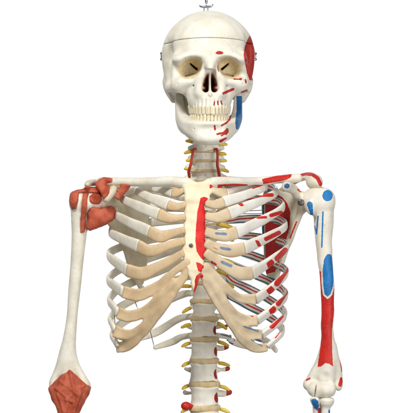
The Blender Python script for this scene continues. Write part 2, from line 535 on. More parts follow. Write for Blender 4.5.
# tooth sockets as soft ridges
def arch(hw, dep, yc, widths):
    """positions along half an elliptic dental arch"""
    th = np.linspace(0, math.pi / 2, 400); X = hw * np.sin(th); Yv = yc - dep * np.cos(th)
    Ls = np.concatenate([[0], np.cumsum(np.hypot(np.diff(X), np.diff(Yv)))])
    out = []; a = 0
    for wd in widths:
        m = a + wd / 2; a += wd
        xx, yy = np.interp(m, Ls, X), np.interp(m, Ls, Yv)
        x2, y2 = np.interp(m + .5, Ls, X), np.interp(m + .5, Ls, Yv)
        out.append((xx, yy, math.atan2(y2 - yy, x2 - xx), wd))
    return out
UW = [5.4, 4.3, 4.8, 4.4, 4.3, 6.2, 6.0]; LW = [3.7, 4.0, 4.5, 4.5, 4.6, 6.6, 6.4]
UW = [w * .93 for w in UW]; LW = [w * .93 for w in LW]
up = arch(19.0, 36.5, -25.5, UW); lo_ = arch(18.2, 34.5, -26, LW)
for xx, yy, a, wd in up:
    z0 = H(0, 107, yy)[2]
    hd.op(cap((xx * 1.0, yy + 0.6, z0 + 8), (xx, yy, z0 + 0.5), 1.0, wd * 0.36), 2.0)
hd.lumpy(0.30, 0.16, 3).lumpy(0.16, 0.45, 4)
full = hd.mirrored()
full.ax[0] = full.ax[0] + np.float32(HX)
full.op(ell((HX - 21, -4, H(0, 103, -6)[2]), (4.5, 5, 13), roll=.12), 3); full.op(ell((HX + 19, -4, H(0, 100, -6)[2]), (4, 5, 11), roll=-.12), 3)
x, y, z = full.grid()
# natural small asymmetries
cutz = 163.9 - 0.055 * (y + 57) + 0 * x
lower = full.copy(); lower.F = smax(full.F, (z - (cutz - 0.14)).astype(np.float32) + 0 * x, 0.5)
upper = full.copy(); upper.F = smax(full.F, ((cutz + 0.14) - z).astype(np.float32) + 0 * x, 0.5)
V, Q = lower.mesh(2); V0 = V; V = turn(V); N = normals(V, Q)
SKRED = [('e', (219.5, 52.8), 4.1, 1.7), ('s', (223.5, 93.3), (233, 89.2), 1.35), ('s', (242, 92.6), (246.6, 90.6), 1.3),
         ('l', [(219, 62), (217.6, 67), (218.6, 72)], 0.5), ('s', (214.5, 101.8), (214.0, 105), 0.7), ('s', (217.6, 101.3), (218.0, 104.6), 0.75), ('s', (220.8, 100.8), (221.8, 104), 0.75),
         ('l', [(229, 76), (235, 79.2), (240, 79.0)], 0.75), ('e', (240.5, 79.0), 1.7, 1.2), ('s', (245.5, 80), (246, 82.5), 0.9)]
TEMP = [('p', [(250.0, 35), (255, 42), (262, 50), (262, 72), (255, 80.5), (249.5, 80.2), (247.0, 73), (245.2, 64), (243.6, 55), (244.6, 47), (247.2, 40)])]
red = np.minimum(marks(V, N, SKRED, ymax=-20, face=0.3), marks(V, None, TEMP, ymax=60))
blue = np.full(len(V), 20.0)
orb = np.minimum(el2(V0[:, 0] - HX, V0[:, 2], (18.6, H(0, 68, -45)[2]), 13.2, 12.0), el2(V0[:, 0] - HX, V0[:, 2], (-18.6, H(0, 68, -45)[2]), 13.2, 12.0))
buff = np.where(V0[:, 1] < -20, np.maximum(orb, (-46.5 - V0[:, 1])), 20.0)
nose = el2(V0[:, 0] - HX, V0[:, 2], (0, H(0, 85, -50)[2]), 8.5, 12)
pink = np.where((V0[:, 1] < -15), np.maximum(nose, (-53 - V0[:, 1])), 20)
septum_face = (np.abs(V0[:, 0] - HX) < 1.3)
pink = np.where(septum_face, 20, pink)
skull = part('skull', V, Q, M['skull'], dict(red=red, blue=blue, buff=buff, pink=pink))
V, Q = upper.mesh(2); V = turn(V)
far = np.full(len(V), 20.0)
red = marks(V, None, TEMP, ymax=60)
part('skull_cap', V, Q, M['skull'], dict(red=red, blue=far, buff=far, pink=far), parent=skull)

# teeth
def tooth_mesh(name, wd, h, thick):
    f = Field((-wd, -thick, -h), (wd, thick, h), 0.42)
    def fn(x, y, z):
        t = np.clip((z + h * .5) / h, 0, 1)
        hw = wd * (0.47 + 0.06 * (1 - t))
        ht = thick * (0.24 + 0.26 * t)
        a = smax(np.abs(x) - hw, np.abs(y) - ht, 1.9)
        return smax(a, np.abs(z) - h * 0.5 + 0.03 * x * x, 1.7)
    f.op((fn, np.array([-wd, -thick, -h]), np.array([wd, thick, h])), 0)
    return f.mesh(1)


def set_teeth(arr, pyc, h, parent, flip, seed):
    r = np.random.default_rng(seed)
    for i, (xx, yy, a, wd) in enumerate(arr):
        me = None
        for sg in (1, -1):
            if me is None:
                v, q = tooth_mesh('tooth', wd, h * (1.08 if i == 2 else 1.0), 4.6 + 0.9 * max(0, i - 2))
                me = build_mesh('tooth', v * (1, 1, -1 if flip else 1), q[:, ::-1] if flip else q, M['tooth'])
            zz = (206.5 - pyc) * (D - 55) / D + i * 0.22 * (-1 if not flip else 1) * -1
            tq = turn(np.array([HX + sg * xx, yy, 0.0]))
            o = link('tooth', me, parent, (tq[0] - BASE[0], tq[1] - BASE[1], zz - BASE[2] + r.uniform(-.4, .4)))
            o.rotation_euler = (r.uniform(-.05, .05) + (0.05 if flip else -0.05), r.uniform(-.04, .04), YAW + sg * a + r.uniform(-.12, .12))
set_teeth(up, 110.7, 9.2, skull, False, 2)

# latches at the temples
for sx, px_ in ((-1, 162.8), (1, 254.2)):
    c = W(px_, 56, 2)
    for dz in (3.2, -2.6):
        v, f, _ = tube([c + (0, -2, dz), c + (sx * 1.8, -1, dz), c + (sx * 2.3, 0, dz - 1), c + (sx * .6, 1, dz - 2)], [0.6, 0.6])
        part('latch_hook', v, f, M['steel'], parent=skull)
    v, f, _ = tube([c + (sx * 1.2, -1, 3), c + (sx * 1.7, -1, 0), c + (sx * 1.2, -1, -3.5)], [0.45, 0.45])
    part('latch_spring', v, f, M['steel'], parent=skull)

# ================================================================== JAW
jw = Field((0, -74, 58), (44, 24, 116), 0.7)
def mandible(x, y, z):
    e = (np.abs(x / 30.0) ** 2.25 + np.abs(np.minimum(y - 6, 0) / 62.0) ** 2.25) ** (1 / 2.25)
    th = np.interp(y, [-60, -40, -26, -18, -8, 12], [5.0, 4.6, 4.4, 4.2, 3.6, 2.8])
    zb = np.interp(x, [0, 12, 18, 22, 26, 29, 31, 33.5], [H(0, q, -35)[2] for q in (144.2, 143.4, 141.0, 137.4, 133.2, 129.6, 125.5, 119)])
    zt = np.interp(y, [-60, -46, -36, -27, -20, -15, -11, -4, 2, 6, 10, 14], [H(0, q, -10)[2] for q in (123.2, 121.6, 118.5, 113.5, 106, 97, 93, 98, 97, 91.5, 91, 95)])
    d = smax((np.abs((e - 1) * 30) - th) + 0 * z, zb - z + 0 * y, 5)
    d = smax(d, z - zt + 0 * x, 4)
    return smax(d, y - 11 - (z - 100) * 0.12 + 0 * x, 4)
jw.op((mandible, np.array([-1, -64, 60.]), np.array([36, 16, 114.])), 0)
jw.op(ell(H(0, 139.5, -58), (9, 5, 4.5)), 6); jw.op(ell(H(9, 140, -56), (6, 4, 3.5)), 5)
jw.op(chain([(H(28.5, 120, -18), 2.4), (H(28.8, 108, -13), 2.0), (H(29, 99, -11), 1.6)]), 4)
for xx, yy, a, wd in lo_:
    z0 = H(0, 123.2, yy)[2]
    jw.op(cap((xx, yy + 0.6, z0 - 7), (xx, yy, z0), 1.0, wd * 0.33), 2.0)
jw.op(ell(H(0, 129.5, -67.5), (13, 4, 2.5)), 5, '-')
jw.op(cap(H(16.5, 129.2, -70), H(15.5, 129, -50), 0.5), 0.7, '-')
jw.lumpy(0.28, 0.2, 11)
jm = jw.mirrored(); jm.ax[0] = jm.ax[0] + np.float32(HX)
V, Q = jm.mesh(2); V = turn(V); N = normals(V, Q)
JR = [('l', [(230.3, 115), (229.6, 119.5), (226.5, 122.8), (221.5, 125.6)], 0.95), ('s', (214.6, 125.8), (215.0, 129.6), 1.0),
      ('l', [(217.3, 134), (223.5, 132.8), (227.4, 129.2), (227.6, 131.5), (226, 134.0)], 1.05), ('s', (221.5, 135.6), (226, 133), 0.8), ('s', (220.6, 141.2), (226, 138.2), 1.5, 0.9)]
JB = [('p', [(236.3, 96), (246, 96), (246, 129.5), (236, 129.5), (235.2, 122), (236.6, 110)])]
jaw = part('jaw', V, Q, M['skull'], dict(red=marks(V, N, JR, ymax=-10, face=0.3), blue=marks(V, None, JB) , buff=np.full(len(V), 20.0), pink=np.full(len(V), 20.0)))
set_teeth(lo_, 117.2, 9.2, jaw, True, 5)

# hanger on top of the skull
c = W(206, 10.5, 2)
Vp, Fp, _ = tube([c + (-1.9, 0, -2.5), c + (-1.9, 0, 4.2)], [0.55, 0.55]); part('hanger_post', Vp, Fp, M['steel'], parent=skull)
Vp, Fp, _ = tube([c + (1.9, 0, -2.5), c + (1.9, 0, 4.2)], [0.55, 0.55]); part('hanger_post', Vp, Fp, M['steel'], parent=skull)
Vp, Fp, _ = tube([c + (-6.8, 0, 5.6), c + (-5.4, 0, 4.0), c + (0, 0, 3.7), c + (5.4, 0, 4.2), c + (7.2, 0, 6.2)], [0.75, 1.0, 1.25, 1.0, 0.75], nseg=14)
part('hanger_crossbar', Vp, Fp, M['steel'], parent=skull)

# hanging rod above, a thing of its own
rod = bpy.data.objects.new('hanging_rod', None); C.objects.link(rod)
rb = W(206.3, 6, 2)
rod.location = [float(v) * S for v in rb]
rod['label'] = 'short grey metal hanging rod rising above the top of the skull'
rod['category'] = 'rod'
v, f, _ = tube([(0, 0, 3.2), (0, 0, 30)], [1.35, 1.35], nseg=18)
link('shaft', build_mesh('shaft', v, f, M['steel']), rod)
v, f, _ = tube([(0, 0, 2.2), (0, 0, 3.6), (0, 0, 4.6)], [1.0, 1.75, 1.3], nseg=18)
link('collar', build_mesh('collar', v, f, M['steel']), rod)
v, f, _ = tube([(0, 0, -2.2), (0, 0, 2.6)], [0.5, 0.5], nseg=12)
link('pin', build_mesh('pin', v, f, M['steel']), rod)

# ================================================================== SPINE
def vertebra(kind, seed, h=0.7):
    rx, ry, hh = dict(l=(15.2, 10.5, 8.0), t=(13.2, 10, 7.0), c=(12.6, 8.5, 4.7))[kind]
    f = Field((-34, -14, -20), (34, 46, 16), h)
    def body(x, y, z):
        u = np.clip(np.abs(z) / hh, 0, 1)
        r = 0.845 + 0.165 * u ** 3.2
        a = (np.sqrt((x / rx) ** 2 + (y / ry) ** 2) - r) * ry
        return smax(a, np.abs(z) - hh, 2.0)
    f.op((body, np.array([-rx, -ry, -hh]), np.array([rx, ry, hh])), 0)
    for s in (1, -1):
        f.op(cap((s * 8, 6, 2), (s * 9, 18, 2), 3.2, 3), 2.5)
        if kind == 'l':
            f.op(chain([((s * 10, 12, 1), 2.8), ((s * 19, 13, 1.2), 2.0), ((s * (24 if s > 0 else 20), 14, 1.8), 1.9)], sc=(1, .8, 1)), 2.5)
            f.op(chain([((s * 9, 19, 6), 2.8), ((s * 9, 20, -9), 3)]), 2)
        elif kind == 't' and seed >= 116:
            f.op(cap((s * 9, 17, 3), (s * 12, 24, 5), 3), 2.5)
        elif kind == 't':
            f.op(chain([((s * 9, 17, 3), 3), ((s * 21, 24, 5), 3)]), 2.5)
        else:
            f.op(chain([((s * 9, 4, 0), 3), ((s * 16, 5, -1.5), 2.4)], sc=(1, 1.2, 1)), 2.5)
            f.op(cap((s * 10, 9, 0), (s * 12, 14, -1), 4), 2)
            f.op(cap((s * 11.2, -2, 4.2), (s * 10.6, 2, 6.2), 1.6, 1), 1.5)
        f.op(cap((s * 9, 18, 1), (0, 24, -2), 2.8), 2)
    if kind == 'c': f.op(cap((0, 22, -1), (0, 34, -6), 2.4, 2.6), 2)
    else: f.op(cap((0, 24, -2), (0, 38, -8), 2.4, 2.8, sc=(.8, 1, 1.8)), 2)
    f.lumpy(0.45, 0.22, seed).lumpy(0.3, 0.5, seed + 50)
    if kind == 'c':
        f.op(cap((0, -12, 0.3), (0, -6, 0.3), 0.75), 0.4, '-')
    V, Q = f.mesh(2)
    if kind == 'l':
        d = np.sqrt(((V[:, 0] - 12.2) / 2.6) ** 2 + ((V[:, 1] + 3.5) / 5) ** 2 + ((V[:, 2] + 1.2) / 4.4) ** 2) * 2.6 - 2.6
        d = np.minimum(d, np.maximum(21.0 - V[:, 0], np.abs(V[:, 2] - 1.6) - 4))
        d = np.where(V[:, 1] > 18, 20, d)
    elif kind == 'c':
        d = np.full(len(V), 20.0)
    else: d = np.full(len(V), 20.0)
    return build_mesh('vertebra', V, Q, M['vert'], dict(red=d))


Yp = [(112, 14), (146, 6), (175, 14), (212, 30), (262, 34), (328, 24), (395, 12), (440, 8)]
def sy(py): return float(np.interp(py, [a for a, _ in Yp], [b for _, b in Yp]))
def sx_(py): return float(np.interp(py, [120, 150, 180, 240, 440], [206.8, 205.8, 205.4, 204, 204.6]))
verts = [('c', 116, .95, 1), ('c', 126, .95, 1), ('c', 136.5, .98, 1), ('c', 146.6, 1.0, .92), ('c', 156.2, 1.02, .92), ('c', 165.8, 1.08, .98), ('c', 176, 1.2, 1.1)]
tps = [187, 197, 208, 219, 231, 243.5, 256.5, 270, 276]
tp = [186, 196.5, 207, 218, 229.5, 241.5, 253.5, 265, 276.5, 291.3, 310]
for p, nx in zip(tp, tp[1:] + [328.4]):
    verts.append(('t', p, 0.9 + 0.12 * (p - 186) / 124, (nx - p) / 19.6 if p < 300 else 1.0))
verts[-2] = ('t', 292.2, 1.0, 1.08)
for p, hh in ((328.8, 1.02), (349.9, 1.02), (372.2, 1.16), (395.8, 1.17), (420, 1.13), (444, 1.13)):
    verts.append(('l', p, 0.93 + 0.10 * (p - 328) / 70, hh))
for iv, (k, p, sc, hh) in enumerate(verts):
    c = W(sx_(p), p, sy(p))
    link('vertebra', vertebra(k, 100 + iv), root, c - BASE, (sc, 1.0, hh), rot=(0, 0, rng.uniform(-.03, .03) - 0.03))

# discs: low bulging drums
def disc_mesh():
    n, prof = 56, [(0.2, -1), (0.93, -1), (1.0, -.55), (1.025, 0), (1.0, .55), (0.93, 1), (0.2, 1)]
    V = []; r = np.random.default_rng(4)
    for q, zz in prof:
        for i in range(n):
            a = 2 * math.pi * i / n
            rr = q * (1 + 0.012 * math.sin(7 * a + zz) + 0.008 * math.sin(13 * a + 2 * zz))
            V.append((14.8 * rr * math.cos(a), 10.3 * rr * math.sin(a), zz))
    Qd = []
    for j in range(len(prof) - 1):
        for i in range(n):
            Qd.append((j * n + i, j * n + (i + 1) % n, (j + 1) * n + (i + 1) % n, (j + 1) * n + i))
    return build_mesh('intervertebral_disc', np.array(V), np.array(Qd), M['disc'])
DM = disc_mesh()
dl = [(141.6, .95, 1.2), (151.4, .96, 1.3), (161.0, 1.0, 1.3), (171, 1.06, 1.4), (181.5, 1.05, 1)] + [((tp[i] + tp[i + 1]) / 2, .90 + .008 * i, 1.1) for i in range(8)] + \
     [(283.0, .93, 2.0), (301.2, .96, 2.5), (319.0, .96, 2.6), (339.2, .98, 2.6), (360.7, 1.0, 2.7), (384.0, 1.04, 2.8), (408, 1.07, 3.0), (432, 1.08, 3)]
for p, sc, hz in dl:
    c = W(sx_(p), p, sy(p))
    link('intervertebral_disc', DM, root, c - BASE, (sc * 1.015, 0.98 if p > 185 else .86, hz), rot=(0, 0, rng.uniform(-.2, .2)))

# nerves
def nerve(px0, py0, px1, py1, Y0, Y1, r0=1.9, r1=1.2):
    m = ((px0 + px1) / 2, (py0 + py1) / 2 - 0.6)
    v, f, _ = sweep([W(px0, py0, Y0), W(*m, (Y0 + Y1) / 2), W(px1, py1, Y1)], [2 * r0, 2.2 * r0, 1.9 * r1], [2 * r0, 2 * r0, 1.6 * r1], nseg=12, step=.8, ends=(.4, .55), power=1)
    part('spinal_nerve', v, f, M['nerve'])
for a in [(194, 142.5, 185.5, 141.0), (192, 151.5, 184, 153.5), (191, 160.5, 186, 161.0), (190, 169.5, 184, 169),
          (219, 145.2, 227.5, 144.6), (219, 154, 226.5, 154.6), (219, 161.2, 227, 161), (220, 169.5, 229, 172.0)]:
    nerve(*a, sy(a[1]) + 2, sy(a[1]) + 4, 1.8, 1.3)
for a in [(191, 286.5, 180, 286.8), (191.5, 307.5, 182.2, 313), (191, 324.5, 181, 327.8), (190.5, 343, 181.5, 346.8), (190, 362.5, 181.8, 366.6), (189, 385.5, 182, 389.2), (188, 409, 181, 412.6),
          (217, 306.5, 223, 309), (217, 322.5, 227, 329.4), (217.5, 341.5, 229, 346.2), (218, 362.8, 230, 366), (219, 386, 230, 390.2), (220, 409, 230, 413)]:
    nerve(*a, sy(a[1]) + 4, sy(a[1]) - 1, 1.8, 1.35)
for p in tp[:9]:
    for s in (1,):
        nerve(204 + s * 12, p + 5, 204 + s * 30, p + 9 + (2 if s > 0 else 0), sy(p) + 4, sy(p) - 2, 2.4, 2.0)

# vertebral arteries
for pts in ([(196.5, 148.8, 2), (193.6, 149.5, -3), (192.0, 157, -5), (190.6, 165, -4), (188.8, 171, -1), (189.6, 178, 4)],
            [(214.5, 148.8, 2), (217.0, 149.5, -3), (217.6, 157, -5), (217.4, 165, -4), (218.6, 171, -1), (219.6, 178, 4)]):
    v, f, _ = tube([W(*q) for q in pts], [1.0, 1.35, 1.25, 1.4, 1.6, 1.4], step=.8)
    part('vertebral_artery', v, f, M['artery'])
# small red painted bulge low on the spine
f = Field((-9, -9, -8), (9, 9, 8), .6)
f.op(ell((0, 0, 0), (5, 4.5, 4.3)), 0); f.op(cap((1, 0, 0), (6, 1, -1), 3.2, 2.4), 2)
V, Q = f.mesh(1); part('red_disc_bulge', V + W(185.8, 406, 4), Q, M['fluid'])

# ================================================================== STERNUM
def zx(P, Y): return [(W(a, b, Y)[0], W(a, b, Y)[2]) for a, b in P]
SP = [(182.5, 183), (186, 179.5), (191, 178.6), (197, 181.2), (203, 180.8), (208, 178.4), (213, 180.5), (215.5, 186), (214, 191), (209, 195.5), (206, 201), (204.6, 206), (205.4, 214), (204.3, 222), (205.4, 230),
      (204.6, 238), (206, 246), (205, 254), (203.4, 261), (203.6, 266), (201, 272), (199, 280), (196.8, 288), (194.4, 292.5), (192, 289), (189.8, 279), (186, 268), (183, 259), (181.4, 250), (183.2, 240), (182.8, 231), (184.2, 222), (184, 212), (185.4, 203), (185, 195), (182.6, 190)]
def stY(X, Z): return -47 - np.clip((206.5 - 183 - Z) / 70, -0.2, 1.2) * 18 + 0.012 * (X + 11) ** 2
st = Field((-34, -82, -96), (18, -30, 36), 0.62)
st.op(plate(zx(SP, -58), stY, 3.6, 3.2), 0)
st.op(ell(W(186.5, 184, -45), (5, 5, 5)), 4); st.op(ell(W(210.5, 184, -45), (5, 5, 5)), 4)
st.op(ell(W(198, 199, -53), (11, 2.5, 3)), 4)
st.lumpy(0.5, 0.22, 5).lumpy(0.22, 0.6, 6)
V, Q = st.mesh(2); N = normals(V, Q)
SR = [('p', [(200.5, 198), (204, 196.6), (208, 198), (206.8, 202), (207.5, 206), (206.2, 210), (207.3, 214), (205.8, 219), (207, 224), (205.6, 230), (207, 236), (206, 243), (206.8, 250), (206.5, 256), (203.5, 260.5), (200, 257), (196.5, 251), (195.3, 240), (196, 225), (197.3, 212)]),
      ('p', [(195.8, 262), (200, 263), (206, 268), (205, 273), (201, 272), (198, 271)]), ('p', [(196.0, 276), (200, 273), (203.5, 277), (200, 279), (197.6, 291), (193, 294), (194.6, 286)]), ('p', [(209.5, 184), (214.5, 186), (209.8, 189)])]
part('sternum', V, Q, M['sternum'], dict(red=marks(V, N, SR, face=0.2)), label='cream sternum with bright red strip down one edge')
def screw(c, r=2.0):
    f = Field((-4, -4, -4), (4, 4, 4), .3)
    f.op(ell((0, 0, 0), (r, 1.2, r)), 0); f.op(cap((-r, -1.2, 0), (r, -1.2, 0), .35), .1, '-')
    V, Q = f.mesh(1); part('screw', V + c, Q, M['wire'])
screw(W(191, 245.4, -67.3)); 
# red xiphoid muscle tag
v, f, _ = sweep([W(200, 264, -68), W(203.5, 267, -70), W(205.5, 271, -69)], [4, 5, 3.5], [1.6, 2, 1.6], nseg=14, step=.7)
part('muscle_tag', v, f, M['fluid'])
v, f, _ = sweep([W(203, 277, -69), W(200, 274.8, -70.5), W(197.5, 278, -71), W(196, 284, -71), W(194.6, 290.5, -70.5)], [2.6, 3.6, 3.6, 3.2, 1.6], [1.6, 2, 2, 1.8, 1.2], nseg=14, step=.7)
part('muscle_tag', v, f, M['fluid'])

# ================================================================== RIBS
AX = W(199, 240, 2)
heads = [182, 188, 196, 206.5, 218.5, 232, 246.5, 261, 276.5, 293, 316, 335]
# lateral turn (px,py), front end (px,py,Y) for the plain (image left) and the painted (image right) side
LAT = {-1: [(154, 187), (136, 190), (121, 197), (114.5, 213), (110.5, 232), (108.5, 255), (108.5, 280), (109.5, 300), (110.5, 319), (112.5, 335), None, None],
       1: [(250, 187), (266, 186), (276, 192), (283, 207), (285.5, 226), (286.5, 247), (286.5, 273), (286, 296), (285, 315), (282.5, 331), None, None]}
END = {-1: [(173, 193, -40), (168.5, 205, -48), (159, 214.5, -51), (149.5, 231.5, -52), (138.5, 246, -51), (127.5, 270.5, -48), (123, 292, -45), (118, 313, -40), (115, 331, -34), (118.5, 347, -28)],
       1: [(226, 193, -40), (223.5, 202, -47), (229, 213.5, -50), (236.5, 232.5, -51), (244, 248.5, -50), (252, 273.5, -47), (256, 299.5, -44), (257.5, 320.5, -40), (262, 335, -33), (267.5, 347, -27)]}
CART = {-1: [[(178.5, 192.5, -44), (185, 190, -47)], [(177, 207, -52), (187, 204, -54)], [(171, 218.5, -55), (186, 217, -58)], [(160, 236.5, -56), (172, 233.5, -59), (185, 229.5, -62)],
             [(150, 251, -55), (166, 246.5, -61), (185, 240.5, -65)], [(142, 273.5, -53), (160, 266, -60), (184, 252.5, -67)], [(138, 295, -51), (158, 285.5, -59), (175, 271, -66), (187, 263, -68)],
             [(128, 316.5, -44), (146, 311, -51), (163, 296, -61), (175, 283, -66)], [(127, 335, -40), (144, 327.5, -49), (159, 309, -58), (171, 294, -64)], [(126, 346.5, -34), (142, 332.5, -46), (158, 311, -56), (172, 291.5, -63), (187, 273, -67)]],
        1: [[(220, 192.5, -44), (212, 190, -47)], [(215, 204.5, -52), (205, 203, -54)], [(218, 217.5, -55), (205, 216.5, -58)], [(223, 236, -57), (205, 231.5, -62)],
            [(230, 251, -56), (217, 248, -61), (205, 242.5, -65)], [(239, 273, -54), (222, 264, -61), (205, 252, -67)], [(241, 298.5, -51), (228, 290, -60), (206, 268, -68)],
            [(244, 320, -45), (230, 311, -56), (216, 293, -65)], [(250, 333.5, -39), (236, 323, -49), (221, 303, -59), (209, 284, -65)], [(257, 348, -33), (244, 339.5, -45), (232, 321, -55), (219, 298, -63), (206, 275, -67)]]}
RM = {1: [], 2: [('s', (253, 187.8), (262, 184.6), 1.2)], 3: [('p', [(236.6, 200.5), (241, 202), (244.5, 205.5), (241, 206.5), (237.2, 203.5)]), ('s', (251, 197.6), (262, 195.0), 1.9), ('s', (262, 195), (272, 195), 1.9)],
      4: [('s', (257.5, 217.6), (266, 217.2), 1.3), ('s', (271, 215.4), (281, 212.6), 1.9)], 5: [('p', [(254.8, 240.2), (258.5, 240.2), (261.5, 246), (258, 247)]), ('s', (266, 239.0), (279, 232.8), 2.2)],
      6: [('p', [(266.3, 263), (271.6, 259), (274.6, 262), (274, 266.8), (268, 268.2)]), ('s', (277.4, 258.6), (285.2, 250.4), 3.0)], 7: [('p', [(266, 290.4), (271, 285.6), (274.6, 289), (274, 293), (269, 294.6)]), ('s', (277, 283.6), (286, 270), 3.0)],
      8: [('p', [(268.6, 310), (273.6, 305.5), (276.6, 308.5), (275, 312.5), (270.5, 314.5)]), ('s', (278.4, 303.4), (286, 291), 2.8)], 9: [('s', (272, 326), (281, 316), 2.8)], 10: [('s', (275, 337), (283, 326), 1.6)]}
CM = {4: dict(blue=[('s', (216, 233.4), (226, 234), 1.3)]), 5: dict(red=[('s', (214, 247.4), (218.5, 249), .8)], blue=[('s', (221, 248), (230, 249.4), 1.4)]),
      6: dict(red=[('s', (211.5, 261.8), (216, 264.6), 1.1)], blue=[('s', (222, 262), (231, 266), 1.6)]), 7: dict(red=[('s', (239, 289.6), (249, 293.4), .55)]), 8: dict(red=[('s', (243, 312.2), (253, 316.4), .6)]),
      9: dict(blue=[('s', (244, 326.5), (258, 331.4), .9)]), 10: dict(blue=[('s', (251.5, 340), (262, 346), .7)])}
for s in (-1, 1):
    for i in range(12):
        ph = heads[i]; cx = 204.5
        if i < 10:
            lx, ly = LAT[s][i]; jx, jy, jY = END[s][i]
            dx = lx - cx
            yb = [34, 48, 58, 63, 66, 68, 68, 67, 65, 62][i]
            f1 = [.5, .42, .45, .42, .36, .32, .30, .30, .30, .30][i]
            mx = lx + (jx - lx) * .36; my = ly + (jy - ly) * .44
            pts = [W(cx + s * 11, ph, 28), W(cx + s * 22, ph + 1.5, 44), W(cx + dx * .58, min(ph + (ly - ph) * .38 - 1, ly - 7 if i > 1 else 999), yb), W(cx + dx * .90, min(ph + (ly - ph) * .75 - 1, ly - 6 if i > 1 else 999), yb * .60),
                   W(lx, ly, 6), W(mx - s * -0.0, my, -25 if i > 0 else -14), W(jx, jy, jY)]
            wf = [9, 11.0, 12.0, 12.0, 12.4, 12.4, 11.6, 11, 10, 9][i]
            w = [7, 8, 9, 8.6, 8.2, 8.4, wf * .86, wf]; t = [5, 5.5, 5, 4.4, 4.2, 4.2, 4.6, 5]
            if i < 2: t = [5, 4.5, 4, 3.8, 3.8, 4, 4.4, 5]
        elif i == 10:
            e = (117.5, 351, 0) if s < 0 else (276.5, 351, 2)
            pts = [W(cx + s * 11, ph, 30), W(cx + s * 26, ph + 3, 46), W(cx + (e[0] - cx) * .55, ph + 16, 56), W(cx + (e[0] - cx) * .86, ph + 25, 36), W(*e)]
            w = [7, 8, 8, 7.4, 6.5, 4.5]; t = [5, 5, 4.5, 4, 4, 3.5]
        else:
            e = (153.5, 348, 44) if s < 0 else (250, 348, 44)
            pts = [W(cx + s * 11, ph, 30), W(cx + s * 24, ph + 2.5, 46), W(cx + (e[0] - cx) * .62, ph + 6.5, 52), W(*e)]
            w = [7, 7.5, 7.5, 6.5, 4.5]; t = [5, 5, 4.5, 4, 3.5]
        V, F, info = sweep(pts, w, t, AX, nseg=22, ends=(.7, .88 if i < 10 else .45), wob=.035, seed=i * 3 + s + 1)
        if s < 0:
            rib = part('rib', V, F, M['bone'])
        else:
            n_ = i + 1
            front = marks(V, None, RM.get(n_, []), ymax=30) + np.maximum(0, -info['o'] - .1) * 30
            inner = np.maximum(0, info['o'] + .1) * 30
            u = info['s'] / info['L']; wig = .35 * np.sin(info['s'] * .21 + i) ; win = np.maximum(np.abs(u - .36) - .27, 0) * 60
            r2 = np.abs(info['w'] * info['half'] - 1.2 + wig) - .85 + inner + win
            b2 = np.abs(info['w'] * info['half'] + 2.6 + wig) - .75 + inner + win
            b3 = np.abs(info['w'] * info['half'] - 3.9) - .5 + inner + win
            if i < 1: r2 = r2 + 30; b2 = b2 + 30; b3 = b3 + 30
            rib = part('rib', V, F, M['rib_paint'], dict(red=np.minimum(front, r2), blue=np.minimum(b2, b3)))
        if i < 6:
            j = END[s][i]; c0 = [W(*j)] + [W(*q) for q in CART[s][i]]
            d = c0[1] - c0[0]; c0[0] = c0[0] - d / np.linalg.norm(d) * 0.3
            wf2 = [9.5, 9.5, 11, 12.0, 12.6, 13, 13, 12.5, 11.5, 11][i]
            if s < 0: w2 = [wf2 * 1.0, wf2 * .94, wf2 * .72, wf2 * .55]
            else: w2 = [wf2 * 1.02, wf2 * 1.0, wf2 * .86, wf2 * .7]
            V, F, info = sweep(c0, w2, [4.8, 5, 5, 4.6], AX, nseg=22, ends=(.92, .6), wob=.05, seed=i * 5 + s + 1)
            if s < 0: part('costal_cartilage', V, F, M['cart'], parent=rib)
            else:
                cm = CM.get(i + 1, {})
                part('costal_cartilage', V, F, M['cart_paint'], dict(red=marks(V, None, cm.get('red', []), ymax=0), blue=marks(V, None, cm.get('blue', []), ymax=0)), parent=rib)
